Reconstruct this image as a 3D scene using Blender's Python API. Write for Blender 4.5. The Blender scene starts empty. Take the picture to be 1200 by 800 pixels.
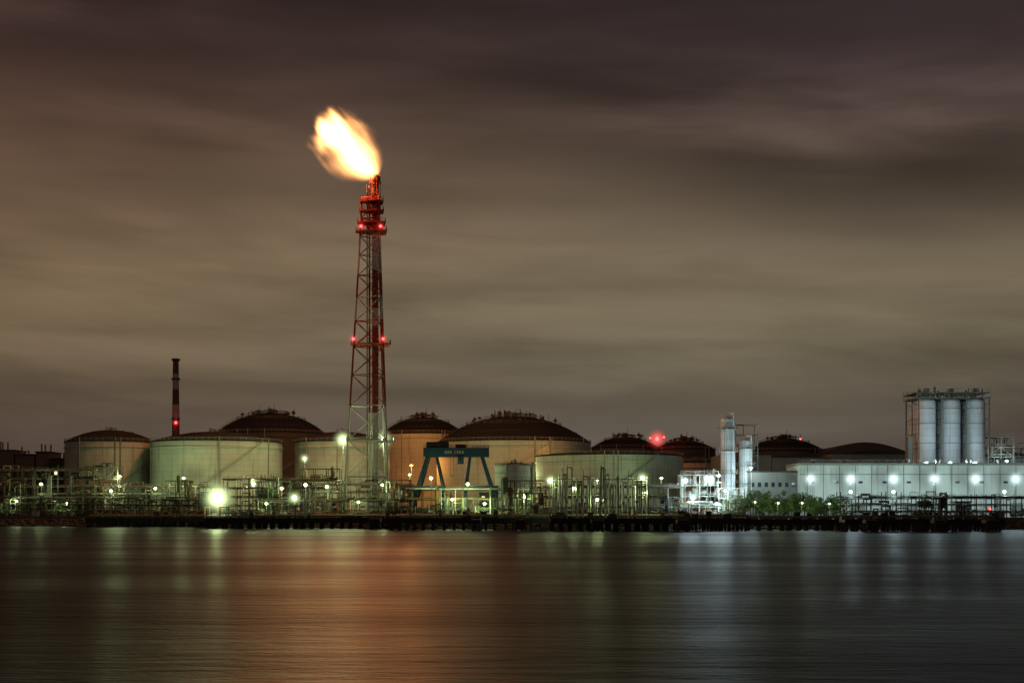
import bpy, math, random
from mathutils import Vector
random.seed(11)
R=random.Random(5)
scene=bpy.context.scene
scene.view_settings.view_transform='Standard'
scene.view_settings.look='None'
scene.view_settings.exposure=0
F=1200*50/36.0; H=7.0; HY=597.0
# survey helpers: bearing / elevation read from the photo -> metres at a known distance Y
def X(px,Y): return (px-600)*Y/F
def Z(py,Y): return H+(HY-py)*Y/F
GZ=4.0

# ---------------------------------------------------------------- materials
MATS={}
def nm(nt,op,a,b=None,c=None):
    n=nt.nodes.new('ShaderNodeMath'); n.operation=op
    for i,v in enumerate((a,b,c)):
        if v is None: continue
        if isinstance(v,(int,float)): n.inputs[i].default_value=v
        else: nt.links.new(v,n.inputs[i])
    return n.outputs[0]
def comb(nt,a,b,c):
    n=nt.nodes.new('ShaderNodeCombineXYZ')
    for i,v in enumerate((a,b,c)):
        if isinstance(v,(int,float)): n.inputs[i].default_value=v
        else: nt.links.new(v,n.inputs[i])
    return n.outputs[0]
def noise(nt,vec,scale,detail=3,rough=.5,dist=0):
    n=nt.nodes.new('ShaderNodeTexNoise'); nt.links.new(vec,n.inputs['Vector'])
    n.inputs['Scale'].default_value=scale; n.inputs['Detail'].default_value=detail
    n.inputs['Roughness'].default_value=rough; n.inputs['Distortion'].default_value=dist
    return n.outputs['Fac']
def mixc(nt,fac,a,b,mode='MIX'):
    n=nt.nodes.new('ShaderNodeMix'); n.data_type='RGBA'; n.blend_type=mode
    for k,v in ((0,fac),(6,a),(7,b)):
        if isinstance(v,(int,float)): n.inputs[k].default_value=v
        elif isinstance(v,tuple): n.inputs[k].default_value=(v+(1,))[:4]
        else: nt.links.new(v,n.inputs[k])
    return n.outputs[2]
def smooth(nt,v,lo,hi,a=0.0,b=1.0):
    n=nt.nodes.new('ShaderNodeMapRange'); n.interpolation_type='SMOOTHSTEP'
    nt.links.new(v,n.inputs[0]); n.inputs[1].default_value=lo; n.inputs[2].default_value=hi
    n.inputs[3].default_value=a; n.inputs[4].default_value=b
    return n.outputs[0]
def newmat(name):
    m=bpy.data.materials.new(name); m.use_nodes=True
    nt=m.node_tree; nt.nodes.clear()
    out=nt.nodes.new('ShaderNodeOutputMaterial'); MATS[name]=m
    return m,nt,out
def paint(name,col,rough=.6,metal=0.0,dirt=.5,dirtcol=None,scale=.35,seams=0.0,streak=True,spec=.4):
    if dirtcol is None: dirtcol=(min(.06,col[0]*.5),min(.045,col[1]*.5),min(.03,col[2]*.5))
    m,nt,out=newmat(name)
    p=nt.nodes.new('ShaderNodeBsdfPrincipled'); nt.links.new(p.outputs[0],out.inputs[0])
    tc=nt.nodes.new('ShaderNodeTexCoord'); sp=nt.nodes.new('ShaderNodeSeparateXYZ')
    nt.links.new(tc.outputs['Object'],sp.inputs[0]); x,y,z=sp.outputs
    n1=noise(nt,tc.outputs['Object'],scale,3,.6)
    c=mixc(nt,smooth(nt,n1,.35,.7,0,dirt*.6),col,tuple(v*.55 for v in col))
    if streak:
        sv=comb(nt,x,y,nm(nt,'MULTIPLY',z,.06))
        n2=noise(nt,sv,.8,2,.6)
        c=mixc(nt,smooth(nt,n2,.5,.78,0,dirt),c,dirtcol)
    if seams>0:
        fr=nm(nt,'FRACT',nm(nt,'DIVIDE',z,seams))
        ln=nm(nt,'LESS_THAN',fr,.09)
        c=mixc(nt,nm(nt,'MULTIPLY',ln,.28),c,tuple(v*.3 for v in col))
        ang=nm(nt,'MULTIPLY',nm(nt,'ARCTAN2',y,x),14.0)
        row=nm(nt,'FLOOR',nm(nt,'DIVIDE',z,seams))
        wn=nt.nodes.new('ShaderNodeTexWhiteNoise'); wn.noise_dimensions='2D'
        nt.links.new(comb(nt,nm(nt,'FLOOR',nm(nt,'ADD',ang,nm(nt,'MULTIPLY',row,.5))),row,0),wn.inputs['Vector'])
        c=mixc(nt,nm(nt,'MULTIPLY',wn.outputs['Value'],.16),c,tuple(v*.45 for v in col))
    nt.links.new(c,p.inputs['Base Color']); p.inputs['Roughness'].default_value=rough
    p.inputs['Specular IOR Level'].default_value=spec
    p.inputs['Metallic'].default_value=metal
    return m
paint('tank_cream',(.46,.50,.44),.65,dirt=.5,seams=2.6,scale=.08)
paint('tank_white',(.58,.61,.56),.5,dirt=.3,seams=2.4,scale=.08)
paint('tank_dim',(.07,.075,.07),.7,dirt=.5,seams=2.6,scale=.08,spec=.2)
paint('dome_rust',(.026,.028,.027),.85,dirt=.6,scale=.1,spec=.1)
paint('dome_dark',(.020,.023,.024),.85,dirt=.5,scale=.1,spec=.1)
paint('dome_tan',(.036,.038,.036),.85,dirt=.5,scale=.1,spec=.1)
paint('steel_dark',(.03,.03,.028),.6,dirt=.3)
paint('steel_mid',(.11,.11,.09),.5,dirt=.5)
paint('galvanised',(.26,.27,.23),.5,dirt=.4)
paint('pipe_white',(.52,.53,.46),.45,dirt=.4)
paint('pipe_green',(.11,.18,.09),.5,dirt=.4)
paint('pipe_rust',(.17,.08,.045),.7,dirt=.5)
paint('pipe_yellow',(.36,.31,.09),.5,dirt=.4)
paint('stack_red',(.27,.055,.032),.6,dirt=.4,spec=.2)
paint('stack_white',(.48,.45,.42),.6,dirt=.3)
paint('crane_blue',(.012,.040,.075),.5,dirt=.3)
paint('silo_grey',(.62,.66,.70),.45,dirt=.4,seams=3.0,scale=.1)
paint('clad_white',(.52,.57,.50),.6,dirt=.4,scale=.05)
paint('clad_grey',(.20,.21,.18),.6,dirt=.4,scale=.08)
paint('clad_dark',(.05,.052,.05),.6,dirt=.4,scale=.08)
paint('roof_dark',(.03,.032,.034),.7,dirt=.3,scale=.1,spec=.2)
paint('concrete',(.12,.115,.095),.85,dirt=.6,scale=.3)
paint('pile_dark',(.022,.02,.018),.8,dirt=.6)
paint('rubber',(.015,.015,.015),.8,dirt=.2)
paint('rock',(.08,.075,.065),.9,dirt=.5,scale=1.2,streak=False)
paint('bark',(.09,.065,.045),.9,dirt=.4)
paint('window_glass',(.03,.035,.04),.15,dirt=.1)
paint('sign_red',(.5,.04,.03),.5,dirt=.2)
def emis(name,col,st):
    m,nt,out=newmat(name); e=nt.nodes.new('ShaderNodeEmission')
    e.inputs[0].default_value=col+(1,); e.inputs[1].default_value=st
    nt.links.new(e.outputs[0],out.inputs[0]); m.cycles.emission_sampling='NONE'; return m
COL={'g':(.78,1.0,.46),'w':(.72,.95,1.0),'y':(1.0,.80,.38),'o':(1.0,.40,.09),'r':(1.0,.04,.04)}
for k,c in COL.items(): emis('lens_'+k,c,24 if k!='r' else 10)
emis('window_lit',(1,.85,.5),1.2)
def glowmat(k,st):  # self-emitting volume that imitates a lamp's soft halo; no actual mist
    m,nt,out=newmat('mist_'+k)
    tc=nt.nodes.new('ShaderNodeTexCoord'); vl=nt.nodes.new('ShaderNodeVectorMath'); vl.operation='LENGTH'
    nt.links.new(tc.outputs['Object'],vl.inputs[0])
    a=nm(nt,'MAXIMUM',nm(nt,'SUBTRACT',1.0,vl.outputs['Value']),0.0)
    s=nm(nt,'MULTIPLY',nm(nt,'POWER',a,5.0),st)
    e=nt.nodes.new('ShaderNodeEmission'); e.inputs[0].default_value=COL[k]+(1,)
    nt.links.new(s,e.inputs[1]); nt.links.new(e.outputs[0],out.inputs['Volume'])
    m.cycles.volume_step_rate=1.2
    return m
for k,s in (('g',1.2),('w',1.0),('y',.8),('o',.5),('r',.6)): glowmat(k,s)
# leaves
m,nt,out=newmat('foliage')
p=nt.nodes.new('ShaderNodeBsdfPrincipled'); nt.links.new(p.outputs[0],out.inputs[0])
g=nt.nodes.new('ShaderNodeNewGeometry')
c=mixc(nt,g.outputs['Random Per Island'],(.03,.07,.02),(.08,.13,.035))
nt.links.new(c,p.inputs['Base Color']); p.inputs['Roughness'].default_value=.7
# ground
m,nt,out=newmat('ground_mat')
p=nt.nodes.new('ShaderNodeBsdfPrincipled'); nt.links.new(p.outputs[0],out.inputs[0])
tc=nt.nodes.new('ShaderNodeTexCoord')
n=noise(nt,tc.outputs['Object'],.05,6,.6)
nt.links.new(mixc(nt,smooth(nt,n,.4,.6),(.045,.045,.038),(.10,.095,.08)),p.inputs['Base Color']); p.inputs['Roughness'].default_value=.9
# water
m,nt,out=newmat('water_mat')
p=nt.nodes.new('ShaderNodeBsdfPrincipled'); nt.links.new(p.outputs[0],out.inputs[0])
tc=nt.nodes.new('ShaderNodeTexCoord'); sp=nt.nodes.new('ShaderNodeSeparateXYZ'); nt.links.new(tc.outputs['Object'],sp.inputs[0])
x,y,z=sp.outputs
p.inputs['Base Color'].default_value=(.003,.003,.005,1); p.inputs['IOR'].default_value=1.33
p.inputs['Specular IOR Level'].default_value=.08
big=noise(nt,comb(nt,nm(nt,'MULTIPLY',x,.010),nm(nt,'MULTIPLY',y,.045),0),1.0,3,.6)
nt.links.new(smooth(nt,big,.3,.7,.32,.45),p.inputs['Roughness'])
w1=noise(nt,comb(nt,nm(nt,'MULTIPLY',x,.9),nm(nt,'MULTIPLY',y,2.2),0),1.0,4,.7)
w2=noise(nt,comb(nt,nm(nt,'MULTIPLY',x,.14),nm(nt,'MULTIPLY',y,.42),3),1.0,4,.6)
hh=nm(nt,'ADD',nm(nt,'MULTIPLY',w1,.20),nm(nt,'MULTIPLY',w2,.7))
b=nt.nodes.new('ShaderNodeBump'); b.inputs['Strength'].default_value=.9; b.inputs['Distance'].default_value=1.0
nt.links.new(hh,b.inputs['Height']); nt.links.new(b.outputs[0],p.inputs['Normal'])

# ---------------------------------------------------------------- mesh builder
class MB:
    def __init__(s): s.v=[];s.f=[];s.m=[];s.sm=[]
    def add(s,vs,fs,m,sm=False):
        b=len(s.v); s.v+=vs
        for f in fs: s.f.append(tuple(i+b for i in f)); s.m.append(m); s.sm.append(sm)
    def box(s,x0,x1,y0,y1,z0,z1,m):
        vs=[(x0,y0,z0),(x1,y0,z0),(x1,y1,z0),(x0,y1,z0),(x0,y0,z1),(x1,y0,z1),(x1,y1,z1),(x0,y1,z1)]
        s.add(vs,[(0,3,2,1),(4,5,6,7),(0,1,5,4),(1,2,6,5),(2,3,7,6),(3,0,4,7)],m)
    def tube(s,p0,p1,r,m,n=6,r1=None):
        p0=Vector(p0);p1=Vector(p1); d=p1-p0
        if d.length<1e-5: return
        d.normalize(); a=Vector((0,0,1)) if abs(d.z)<.9 else Vector((1,0,0))
        u=d.cross(a).normalized(); w=d.cross(u); r1=r if r1 is None else r1
        vs=[];off=math.pi/n
        for q,rr in ((p0,r),(p1,r1)):
            for i in range(n):
                t=2*math.pi*i/n+off; vs.append(tuple(q+u*math.cos(t)*rr+w*math.sin(t)*rr))
        fs=[(i,(i+1)%n,n+(i+1)%n,n+i) for i in range(n)]
        s.add(vs,fs,m,n>4); s.add(vs[:n],[tuple(range(n))[::-1]],m); s.add(vs[n:],[tuple(range(n))],m)
    def path(s,pts,r,m,n=6):
        for a,b in zip(pts,pts[1:]): s.tube(a,b,r,m,n)
        for q in pts[1:-1]: s.ball(q,r*1.02,m,6,4)
    def ball(s,c,r,m,n=10,k=6,sz=1):
        prof=[(r*math.sin(math.pi*i/k),c[2]-r*sz*math.cos(math.pi*i/k)) for i in range(k+1)]
        s.lathe(c[0],c[1],prof,m,n)
    def lathe(s,cx,cy,prof,m,n=48):
        vs=[]
        for r,z in prof:
            for i in range(n):
                t=2*math.pi*i/n; vs.append((cx+max(r,1e-3)*math.cos(t),cy+max(r,1e-3)*math.sin(t),z))
        fs=[]
        for j in range(len(prof)-1):
            for i in range(n):
                fs.append((j*n+i,j*n+(i+1)%n,(j+1)*n+(i+1)%n,(j+1)*n+i))
        s.add(vs,fs,m,True)
    def ring(s,cx,cy,z,rad,r,m,n=40,a0=0,a1=2*math.pi):
        pts=[(cx+rad*math.cos(a0+(a1-a0)*i/n),cy+rad*math.sin(a0+(a1-a0)*i/n),z) for i in range(n+1)]
        for a,b in zip(pts,pts[1:]): s.tube(a,b,r,m,4)
    def rail(s,p0,p1,m='galvanised',h=1.2,r=.05,step=2.0):
        p0=Vector(p0);p1=Vector(p1);L=(p1-p0).length;k=max(1,int(L/step))
        for zz in (h,h*.5): s.tube(p0+Vector((0,0,zz)),p1+Vector((0,0,zz)),r,m,4)
        for i in range(k+1):
            q=p0.lerp(p1,i/k); s.tube(q,q+Vector((0,0,h)),r,m,4)
    def railring(s,cx,cy,z,rad,m='galvanised',n=36,h=1.2,r=.07):
        s.ring(cx,cy,z+h,rad,r,m,n); s.ring(cx,cy,z+h*.5,rad,r*.8,m,n)
        for i in range(n):
            t=2*math.pi*i/n; q=(cx+rad*math.cos(t),cy+rad*math.sin(t),z); s.tube(q,(q[0],q[1],z+h),r,m,4)
    def obj(s,name,parent=None):
        xs=[v[0] for v in s.v];ys=[v[1] for v in s.v];zs=[v[2] for v in s.v]
        o=((min(xs)+max(xs))/2,(min(ys)+max(ys))/2,min(zs))
        me=bpy.data.meshes.new(name); me.from_pydata([(v[0]-o[0],v[1]-o[1],v[2]-o[2]) for v in s.v],[],s.f)
        keys=list(dict.fromkeys(s.m)); idx={k:i for i,k in enumerate(keys)}
        for k in keys: me.materials.append(MATS[k])
        me.polygons.foreach_set('material_index',[idx[k] for k in s.m])
        me.polygons.foreach_set('use_smooth',s.sm); me.update()
        ob=bpy.data.objects.new(name,me); ob.location=o; scene.collection.objects.link(ob)
        return ob

# ---------------------------------------------------------------- land and water
mb=MB(); mb.add([(-6000,-300,0),(6000,-300,0),(6000,9000,0),(-6000,9000,0)],[(0,1,2,3)],'water_mat'); mb.obj('water')
EDGE=[(-6000,660),(-260,625),(-150,600),(-90,560),(-30,520),(320,500),(6000,480)]
def edgeY(x):
    for (a,ya),(b,yb) in zip(EDGE,EDGE[1:]):
        if a<=x<=b: return ya+(yb-ya)*(x-a)/(b-a)
    return 600
mb=MB()
for (a,ya),(b,yb) in zip(EDGE,EDGE[1:]): mb.add([(a,ya,GZ),(b,yb,GZ),(b,9000,GZ),(a,9000,GZ)],[(0,1,2,3)],'ground_mat')
mb.obj('ground')
mb=MB()
for (a,ya),(b,yb) in zip(EDGE,EDGE[1:]):
    mb.add([(a,ya-.8,-2),(b,yb-.8,-2),(b,yb-.8,GZ+.3),(a,ya-.8,GZ+.3),(a,ya+.4,GZ+.3),(b,yb+.4,GZ+.3),(b,yb+.4,GZ-1),(a,ya+.4,GZ-1)],[(0,1,2,3),(3,2,5,4),(4,5,6,7)],'concrete')
mb.obj('quay_wall')
mb=MB()
x=-330.0
while x<330:
    for k in range(3):
        yy=edgeY(x)-1.5-k*1.6+R.uniform(-.5,.5); zz=2.3-k*1.0+R.uniform(-.3,.3); rr=R.uniform(.6,1.2)
        n=6; vs=[]
        for j in range(4):
            ph=math.pi*(j+.5)/4
            for i in range(n):
                t=2*math.pi*i/n+j; q=rr*R.uniform(.75,1.15)
                vs.append((x+q*math.sin(ph)*math.cos(t)*1.2,yy+q*math.sin(ph)*math.sin(t),zz-q*math.cos(ph)*.8))
        fs=[(j*n+i,j*n+(i+1)%n,(j+1)*n+(i+1)%n,(j+1)*n+i) for j in range(3) for i in range(n)]+[tuple(range(n))[::-1],tuple(range(3*n,4*n))]
        mb.add(vs,fs,'rock')
    x+=1.3
mb.obj('riprap_rocks')

# ---------------------------------------------------------------- storage tanks
def tank(p0,p1,psh,ptop,Y,wall,roof,name='storage_tank',top=0,zb=GZ,girders=True):
    rad=(p1-p0)/2*Y/F; cx=X((p0+p1)/2,Y); zs=Z(psh,Y-rad*.4); zt=Z(ptop,Y)
    mb=MB(); mb.lathe(cx,Y,[(rad,zb),(rad,zs)],wall,96)
    hh=max(zt-zs,1.0)
    a=(rad*rad+hh*hh)/(2*hh); prof=[(rad+.35,zs-.5),(rad+.35,zs)]
    for i in range(13):
        r=rad*(1-i/12); prof.append((r,zs+math.sqrt(max(a*a-r*r,0))-(a-hh)))
    mb.lathe(cx,Y,prof,roof,96)
    if girders:
        mb.lathe(cx,Y,[(rad,zs-3.2),(rad+.5,zs-3.2),(rad+.5,zs-2.9),(rad,zs-2.9)],wall,96)
    mb.railring(cx,Y,zs,rad+.2,n=int(rad*2.2),r=.08)
    a0=-math.pi*.72+R.uniform(-.2,.2); K=40; sweep=(zs-zb)*1.4/rad
    pr=None
    for i in range(K+1):
        t=a0+sweep*i/K; q=(cx+(rad+.9)*math.cos(t),Y+(rad+.9)*math.sin(t),zb+(zs-zb)*i/K)
        if pr: 
            mb.tube(pr,q,.16,'galvanised',4); mb.tube((pr[0],pr[1],pr[2]+1.2),(q[0],q[1],q[2]+1.2),.07,'galvanised',4)
            mb.tube(q,(q[0],q[1],q[2]+1.2),.06,'galvanised',4)
        pr=q
    for i in range(3):
        t=-math.pi/2+R.uniform(-1.1,1.1); q=(cx+(rad+.5)*math.cos(t),Y+(rad+.5)*math.sin(t))
        mb.tube((q[0],q[1],zb),(q[0],q[1],zs+1.5),.22,'galvanised',6)
    def dz(r): return zs+math.sqrt(max(a*a-r*r,0))-(a-hh)
    for fr in (.82,.62,.42):
        mb.ring(cx,Y,dz(rad*fr)+.1,rad*fr,.16,'steel_dark',60)
    for i in range(24):
        t=2*math.pi*i/24; pp=None
        for j in range(7):
            r=rad*(.98-j*.14); q=(cx+r*math.cos(t),Y+r*math.sin(t),dz(r)+.05)
            if pp: mb.tube(pp,q,.12,roof,4)
            pp=q
    if top:
        rr=rad*.30; zc=dz(rr)
        mb.lathe(cx,Y,[(rr,zc-.5),(rr,zc+.4),(.1,zc+.4)],roof,32); mb.railring(cx,Y,zc+.4,rr,'steel_mid',n=22,h=1.6,r=.12)
        mb.railring(cx,Y,dz(rad*.62),rad*.62,'steel_mid',n=34,h=1.4,r=.1)
        for i in range(26*top):
            t=R.uniform(0,6.28); q=rad*R.uniform(.05,.6); xx=cx+q*math.cos(t);yy=Y+q*math.sin(t); z0=dz(q); hgt=R.uniform(1.0,4.2)
            mb.tube((xx,yy,z0),(xx,yy,z0+hgt),R.uniform(.1,.3),R.choice(['steel_mid','steel_dark','steel_dark']),6)
            if R.random()<.5: mb.box(xx-.9,xx+.9,yy-.6,yy+.6,z0+hgt*.5,z0+hgt*.5+.9,'steel_dark')
        for i in range(4):
            q=rad*(.1+.1*i); mb.tube((cx-q,Y-3,dz(q)+1.8),(cx+q,Y-3,dz(q)+1.8),.15,'steel_mid',5)
        mb.box(cx-1.3,cx+1.3,Y-1.3,Y+1.3,zc,zc+3.2,'steel_dark'); mb.tube((cx+1.6,Y,zc),(cx+1.6,Y,zc+6),.12,'steel_mid',5)
        st=Vector((cx-rad*.9,Y-rad*.35,dz(rad*.96)+.4)); en=Vector((cx-rr,Y-1,zc+.6))
        for s2 in range(10):
            u=st.lerp(en,s2/10);w=st.lerp(en,(s2+1)/10)
            rU=math.hypot(u.x-cx,u.y-Y);rW=math.hypot(w.x-cx,w.y-Y)
            u.z=dz(min(rU,rad))+.5;w.z=dz(min(rW,rad))+.5
            mb.tube(u,w,.2,'steel_mid',4); mb.tube(u+Vector((0,0,1.2)),w+Vector((0,0,1.2)),.08,'steel_mid',4); mb.tube(u,u+Vector((0,0,1.2)),.07,'steel_mid',4)
    else:
        for i in range(5):
            t=R.uniform(0,6.28);q=rad*R.uniform(0,.5); xx=cx+q*math.cos(t);yy=Y+q*math.sin(t)
            mb.tube((xx,yy,dz(q)),(xx,yy,dz(q)+R.uniform(.8,2.2)),.3,'steel_mid',8)
        mb.railring(cx,Y,dz(rad*.12),rad*.12,'steel_mid',n=12,h=1.3,r=.08)
    return mb.obj(name)
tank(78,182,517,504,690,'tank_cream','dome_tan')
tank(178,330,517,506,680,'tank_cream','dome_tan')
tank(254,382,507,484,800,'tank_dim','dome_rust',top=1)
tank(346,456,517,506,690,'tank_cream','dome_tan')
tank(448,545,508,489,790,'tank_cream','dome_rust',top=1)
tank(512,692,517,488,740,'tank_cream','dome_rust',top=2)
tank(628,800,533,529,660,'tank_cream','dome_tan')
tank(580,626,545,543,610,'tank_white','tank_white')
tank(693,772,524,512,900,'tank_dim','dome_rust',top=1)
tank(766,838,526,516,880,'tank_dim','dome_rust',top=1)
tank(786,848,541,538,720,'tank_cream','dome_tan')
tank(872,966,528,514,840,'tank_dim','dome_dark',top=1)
# long low hall with curved roof behind the warehouse
mb=MB(); Y=800; xa=X(962,Y); xb=X(1066,Y); ze=Z(530,Y); n=16
for i in range(n):
    t0=i/n; t1=(i+1)/n; f=lambda t: ze+math.sin(math.pi*t)*Z(517,Y)*0+ (Z(518,Y)-ze)*math.sin(math.pi*t)
    a0_=xa+(xb-xa)*t0; a1_=xa+(xb-xa)*t1
    mb.add([(a0_,Y,GZ),(a1_,Y,GZ),(a1_,Y,f(t1)),(a0_,Y,f(t0))],[(0,1,2,3)],'clad_dark')
    mb.add([(a0_,Y,f(t0)+.05),(a1_,Y,f(t1)+.05),(a1_,Y+60,f(t1)+.05),(a0_,Y+60,f(t0)+.05)],[(0,1,2,3)],'roof_dark')
mb.add([(xa,Y,GZ),(xa,Y+60,GZ),(xa,Y+60,ze),(xa,Y,ze)],[(0,1,2,3)],'clad_dark'); mb.add([(xb,Y,GZ),(xb,Y+60,GZ),(xb,Y+60,ze),(xb,Y,ze)],[(0,1,2,3)],'clad_dark')
mb.obj('storage_hall')
# low plant buildings at the far left
mb=MB(); Y=700; r=random.Random(77)
for p0,p1,pt in ((-60,-8,540),(-6,16,528),(18,40,533),(42,58,530),(59,76,538)):
    mb.box(X(p0,Y),X(p1,Y),Y,Y+18,GZ,Z(pt,Y),'clad_dark'); mb.box(X(p0,Y)-.4,X(p1,Y)+.4,Y-.4,Y+18.4,Z(pt,Y),Z(pt,Y)+.6,'roof_dark')
    for k in range(3): q=r.uniform(p0+2,p1-2); mb.tube((X(q,Y),Y+5,Z(pt,Y)),(X(q,Y),Y+5,Z(pt,Y)+r.uniform(2,5)),.4,'steel_mid',8)
    k=X(p0,Y)+2
    while k<X(p1,Y)-2:
        mb.box(k,k+1.4,Y-.06,Y,Z(556,Y),Z(552,Y),'window_lit' if r.random()<.15 else 'window_glass'); k+=3.4
mb.obj('plant_buildings')

# ---------------------------------------------------------------- flare tower
TY=600; TX=X(437,TY)
def stripe(py):
    if py<272: return 'stack_red'
    if py<316: return 'stack_white'
    if py<360: return 'stack_red'
    if py<388: return 'stack_white'
    if py<488: return 'stack_red'
    return 'stack_white'
def py_of(z): return HY-(z-H)*F/TY
mb=MB(); ztop=Z(232,TY)
def rad_at(z):
    t=(z-GZ)/(ztop-GZ); return 12.6*(1-t)**1.1+4.6*(1-(1-t)**1.1)
ANG=[math.radians(a) for a in (188,-52,68)]
def leg(i,z): r=rad_at(z); return Vector((TX+r*math.cos(ANG[i]),TY+r*math.sin(ANG[i]),z))
zz=[GZ]
while zz[-1]<ztop-5:
    zz.append(zz[-1]+max(7.5,rad_at(zz[-1])*1.35))
zz[-1]=ztop
for a,b in zip(zz,zz[1:]):
    c=stripe(py_of((a+b)/2))
    for i in range(3):
        j=(i+1)%3
        mb.tube(leg(i,a),leg(i,b),.42,c,8)
        mb.tube(leg(i,b),leg(j,b),.22,c,6)
        mb.tube(leg(i,a),leg(j,b),.18,c,6); mb.tube(leg(j,a),leg(i,b),.18,c,6)
# risers
z=GZ
while z<Z(212,TY):
    c=stripe(py_of(z+2)); c2='stack_white' if c=='stack_white' else 'stack_red'
    mb.tube((TX+1.0,TY,z),(TX+1.0,TY,z+3.99),1.35,c2,16)
    mb.tube((TX-1.6,TY+1.5,z),(TX-1.6,TY+1.5,min(z+4,ztop)),.4,c2,8)
    mb.tube((TX-2.3,TY-1.2,z),(TX-2.3,TY-1.2,min(z+4,ztop)),.24,'steel_mid',6)
    mb.tube((TX+1.0,TY,z),(TX+1.0,TY,z+.35),1.65,c2,16)
    z+=4
zt=Z(206,TY); mb.lathe(TX+1.0,TY,[(1.5,zt-9),(1.5,zt-3),(1.9,zt-2.5),(2.1,zt),(1.7,zt),(1.5,zt-2)],'pipe_rust',20)
for k in range(4):
    t=k*1.57+.4; mb.tube((TX+1.0+2.3*math.cos(t),TY+2.3*math.sin(t),zt-14),(TX+1.0+2.1*math.cos(t),TY+2.1*math.sin(t),zt+.6),.14,'stack_red',5)
mb.ring(TX+1.0,TY,zt-3,2.4,.2,'stack_red',16)
for z in range(int(GZ)+2,int(ztop),2):
    p=leg(1,z); mb.box(p.x-.9,p.x-.1,p.y-.5,p.y-.3,z,z+.18,'steel_mid')
for z in range(int(GZ),int(ztop)-6,6):
    a=leg(1,z);b=leg(1,z+6)
    for d in (-.9,-.1): mb.tube((a.x+d,a.y-.45,a.z),(b.x+d,b.y-.45,b.z),.08,stripe(py_of(z)),4)
def plat(py,ext,c,full=True):
    z=Z(py,TY); r=rad_at(min(z,ztop))+ext
    pts=[Vector((TX+r*math.cos(a),TY+r*math.sin(a),z)) for a in [x_+o for x_ in ANG for o in (-.32,.32)]]
    for a,b in zip(pts,pts[1:]+pts[:1]):
        mb.tube(a,b,.25,c,4); mb.rail(a,b,c,h=1.6,r=.09,step=1.6)
    n=len(pts); vs=[tuple(q+Vector((0,0,.12))) for q in pts]+[tuple(q-Vector((0,0,.25))) for q in pts]
    mb.add(vs,[tuple(range(n)),tuple(range(2*n-1,n-1,-1))]+[(i,n+i,n+(i+1)%n,(i+1)%n) for i in range(n)],c)
plat(404,1.6,'stack_red'); plat(272,2.2,'stack_red'); plat(262,1.7,'stack_red'); plat(248,1.0,'stack_red'); plat(237,.9,'stack_red'); plat(517,1.2,'stack_white')
for i in range(16):
    z=R.uniform(Z(270,TY),Z(226,TY)); t=R.uniform(0,6.28); r=R.uniform(1.8,4.0); q=(TX+r*math.cos(t),TY+r*math.sin(t))
    mb.box(q[0]-.5,q[0]+.5,q[1]-.5,q[1]+.5,z,z+R.uniform(1,3.5),R.choice(['stack_red','steel_dark','stack_red']))
tower=mb.obj('flare_stack')

# flame : emission volume
m,nt,out=newmat('flame_gas')
tc=nt.nodes.new('ShaderNodeTexCoord')
LF=38.0
sp0=nt.nodes.new('ShaderNodeSeparateXYZ'); nt.links.new(tc.outputs['Object'],sp0.inputs[0])
sv=comb(nt,nm(nt,'MULTIPLY',sp0.outputs[0],.07),nm(nt,'MULTIPLY',sp0.outputs[1],.20),nm(nt,'MULTIPLY',sp0.outputs[2],.20))
n1=nt.nodes.new('ShaderNodeTexNoise'); n1.inputs['Scale'].default_value=1.0; n1.inputs['Detail'].default_value=2.5
nt.links.new(sv,n1.inputs['Vector'])
x=sp0.outputs[0]
t=nm(nt,'MINIMUM',nm(nt,'MAXIMUM',nm(nt,'DIVIDE',x,LF),.0001),.9999)
w=nm(nt,'MULTIPLY',nm(nt,'MULTIPLY',nm(nt,'POWER',t,.6),nm(nt,'POWER',nm(nt,'SUBTRACT',1.0,t),.7)),33.0)
w=nm(nt,'ADD',w,.8)
# the wind pushes the belly of the flame sideways
zc=nm(nt,'SUBTRACT',sp0.outputs[2],nm(nt,'MULTIPLY',nm(nt,'SINE',nm(nt,'MULTIPLY',t,3.14)),1.0))
r=nm(nt,'SQRT',nm(nt,'ADD',nm(nt,'POWER',nm(nt,'ABSOLUTE',sp0.outputs[1]),2.0),nm(nt,'POWER',nm(nt,'ABSOLUTE',zc),2.0)))
f=nm(nt,'SUBTRACT',1.0,nm(nt,'DIVIDE',r,w))
amp=nm(nt,'ADD',nm(nt,'MULTIPLY',nm(nt,'POWER',t,1.5),2.8),.4)
f=nm(nt,'ADD',f,nm(nt,'MULTIPLY',nm(nt,'SUBTRACT',n1.outputs['Fac'],.5),amp))
f=nm(nt,'MULTIPLY',f,smooth(nt,t,.999,.8,0,1))
d=smooth(nt,f,-.05,1.1)
d=nm(nt,'MULTIPLY',nm(nt,'POWER',d,2.1),1.25)
e=nt.nodes.new('ShaderNodeEmission'); e.inputs[0].default_value=(1.0,.41,.13,1); nt.links.new(d,e.inputs[1])
nt.links.new(e.outputs[0],out.inputs['Volume']); m.cycles.volume_step_rate=.45
mb=MB(); mb.lathe(0,0,[(.01,0),(5,0),(12,5),(15,12),(15,26),(11,38),(.01,38)],'flame_gas',20)
mb.v=[(v[2],v[1],-v[0]) for v in mb.v]
me=bpy.data.meshes.new('gas_flame'); me.from_pydata(mb.v,[],mb.f); me.materials.append(MATS['flame_gas'])
fl=bpy.data.objects.new('gas_flame',me); scene.collection.objects.link(fl)
fl.location=(TX+1.6,TY,zt-.5); ang=math.radians(180-48)
fl.rotation_euler=(0,-ang,0)
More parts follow.
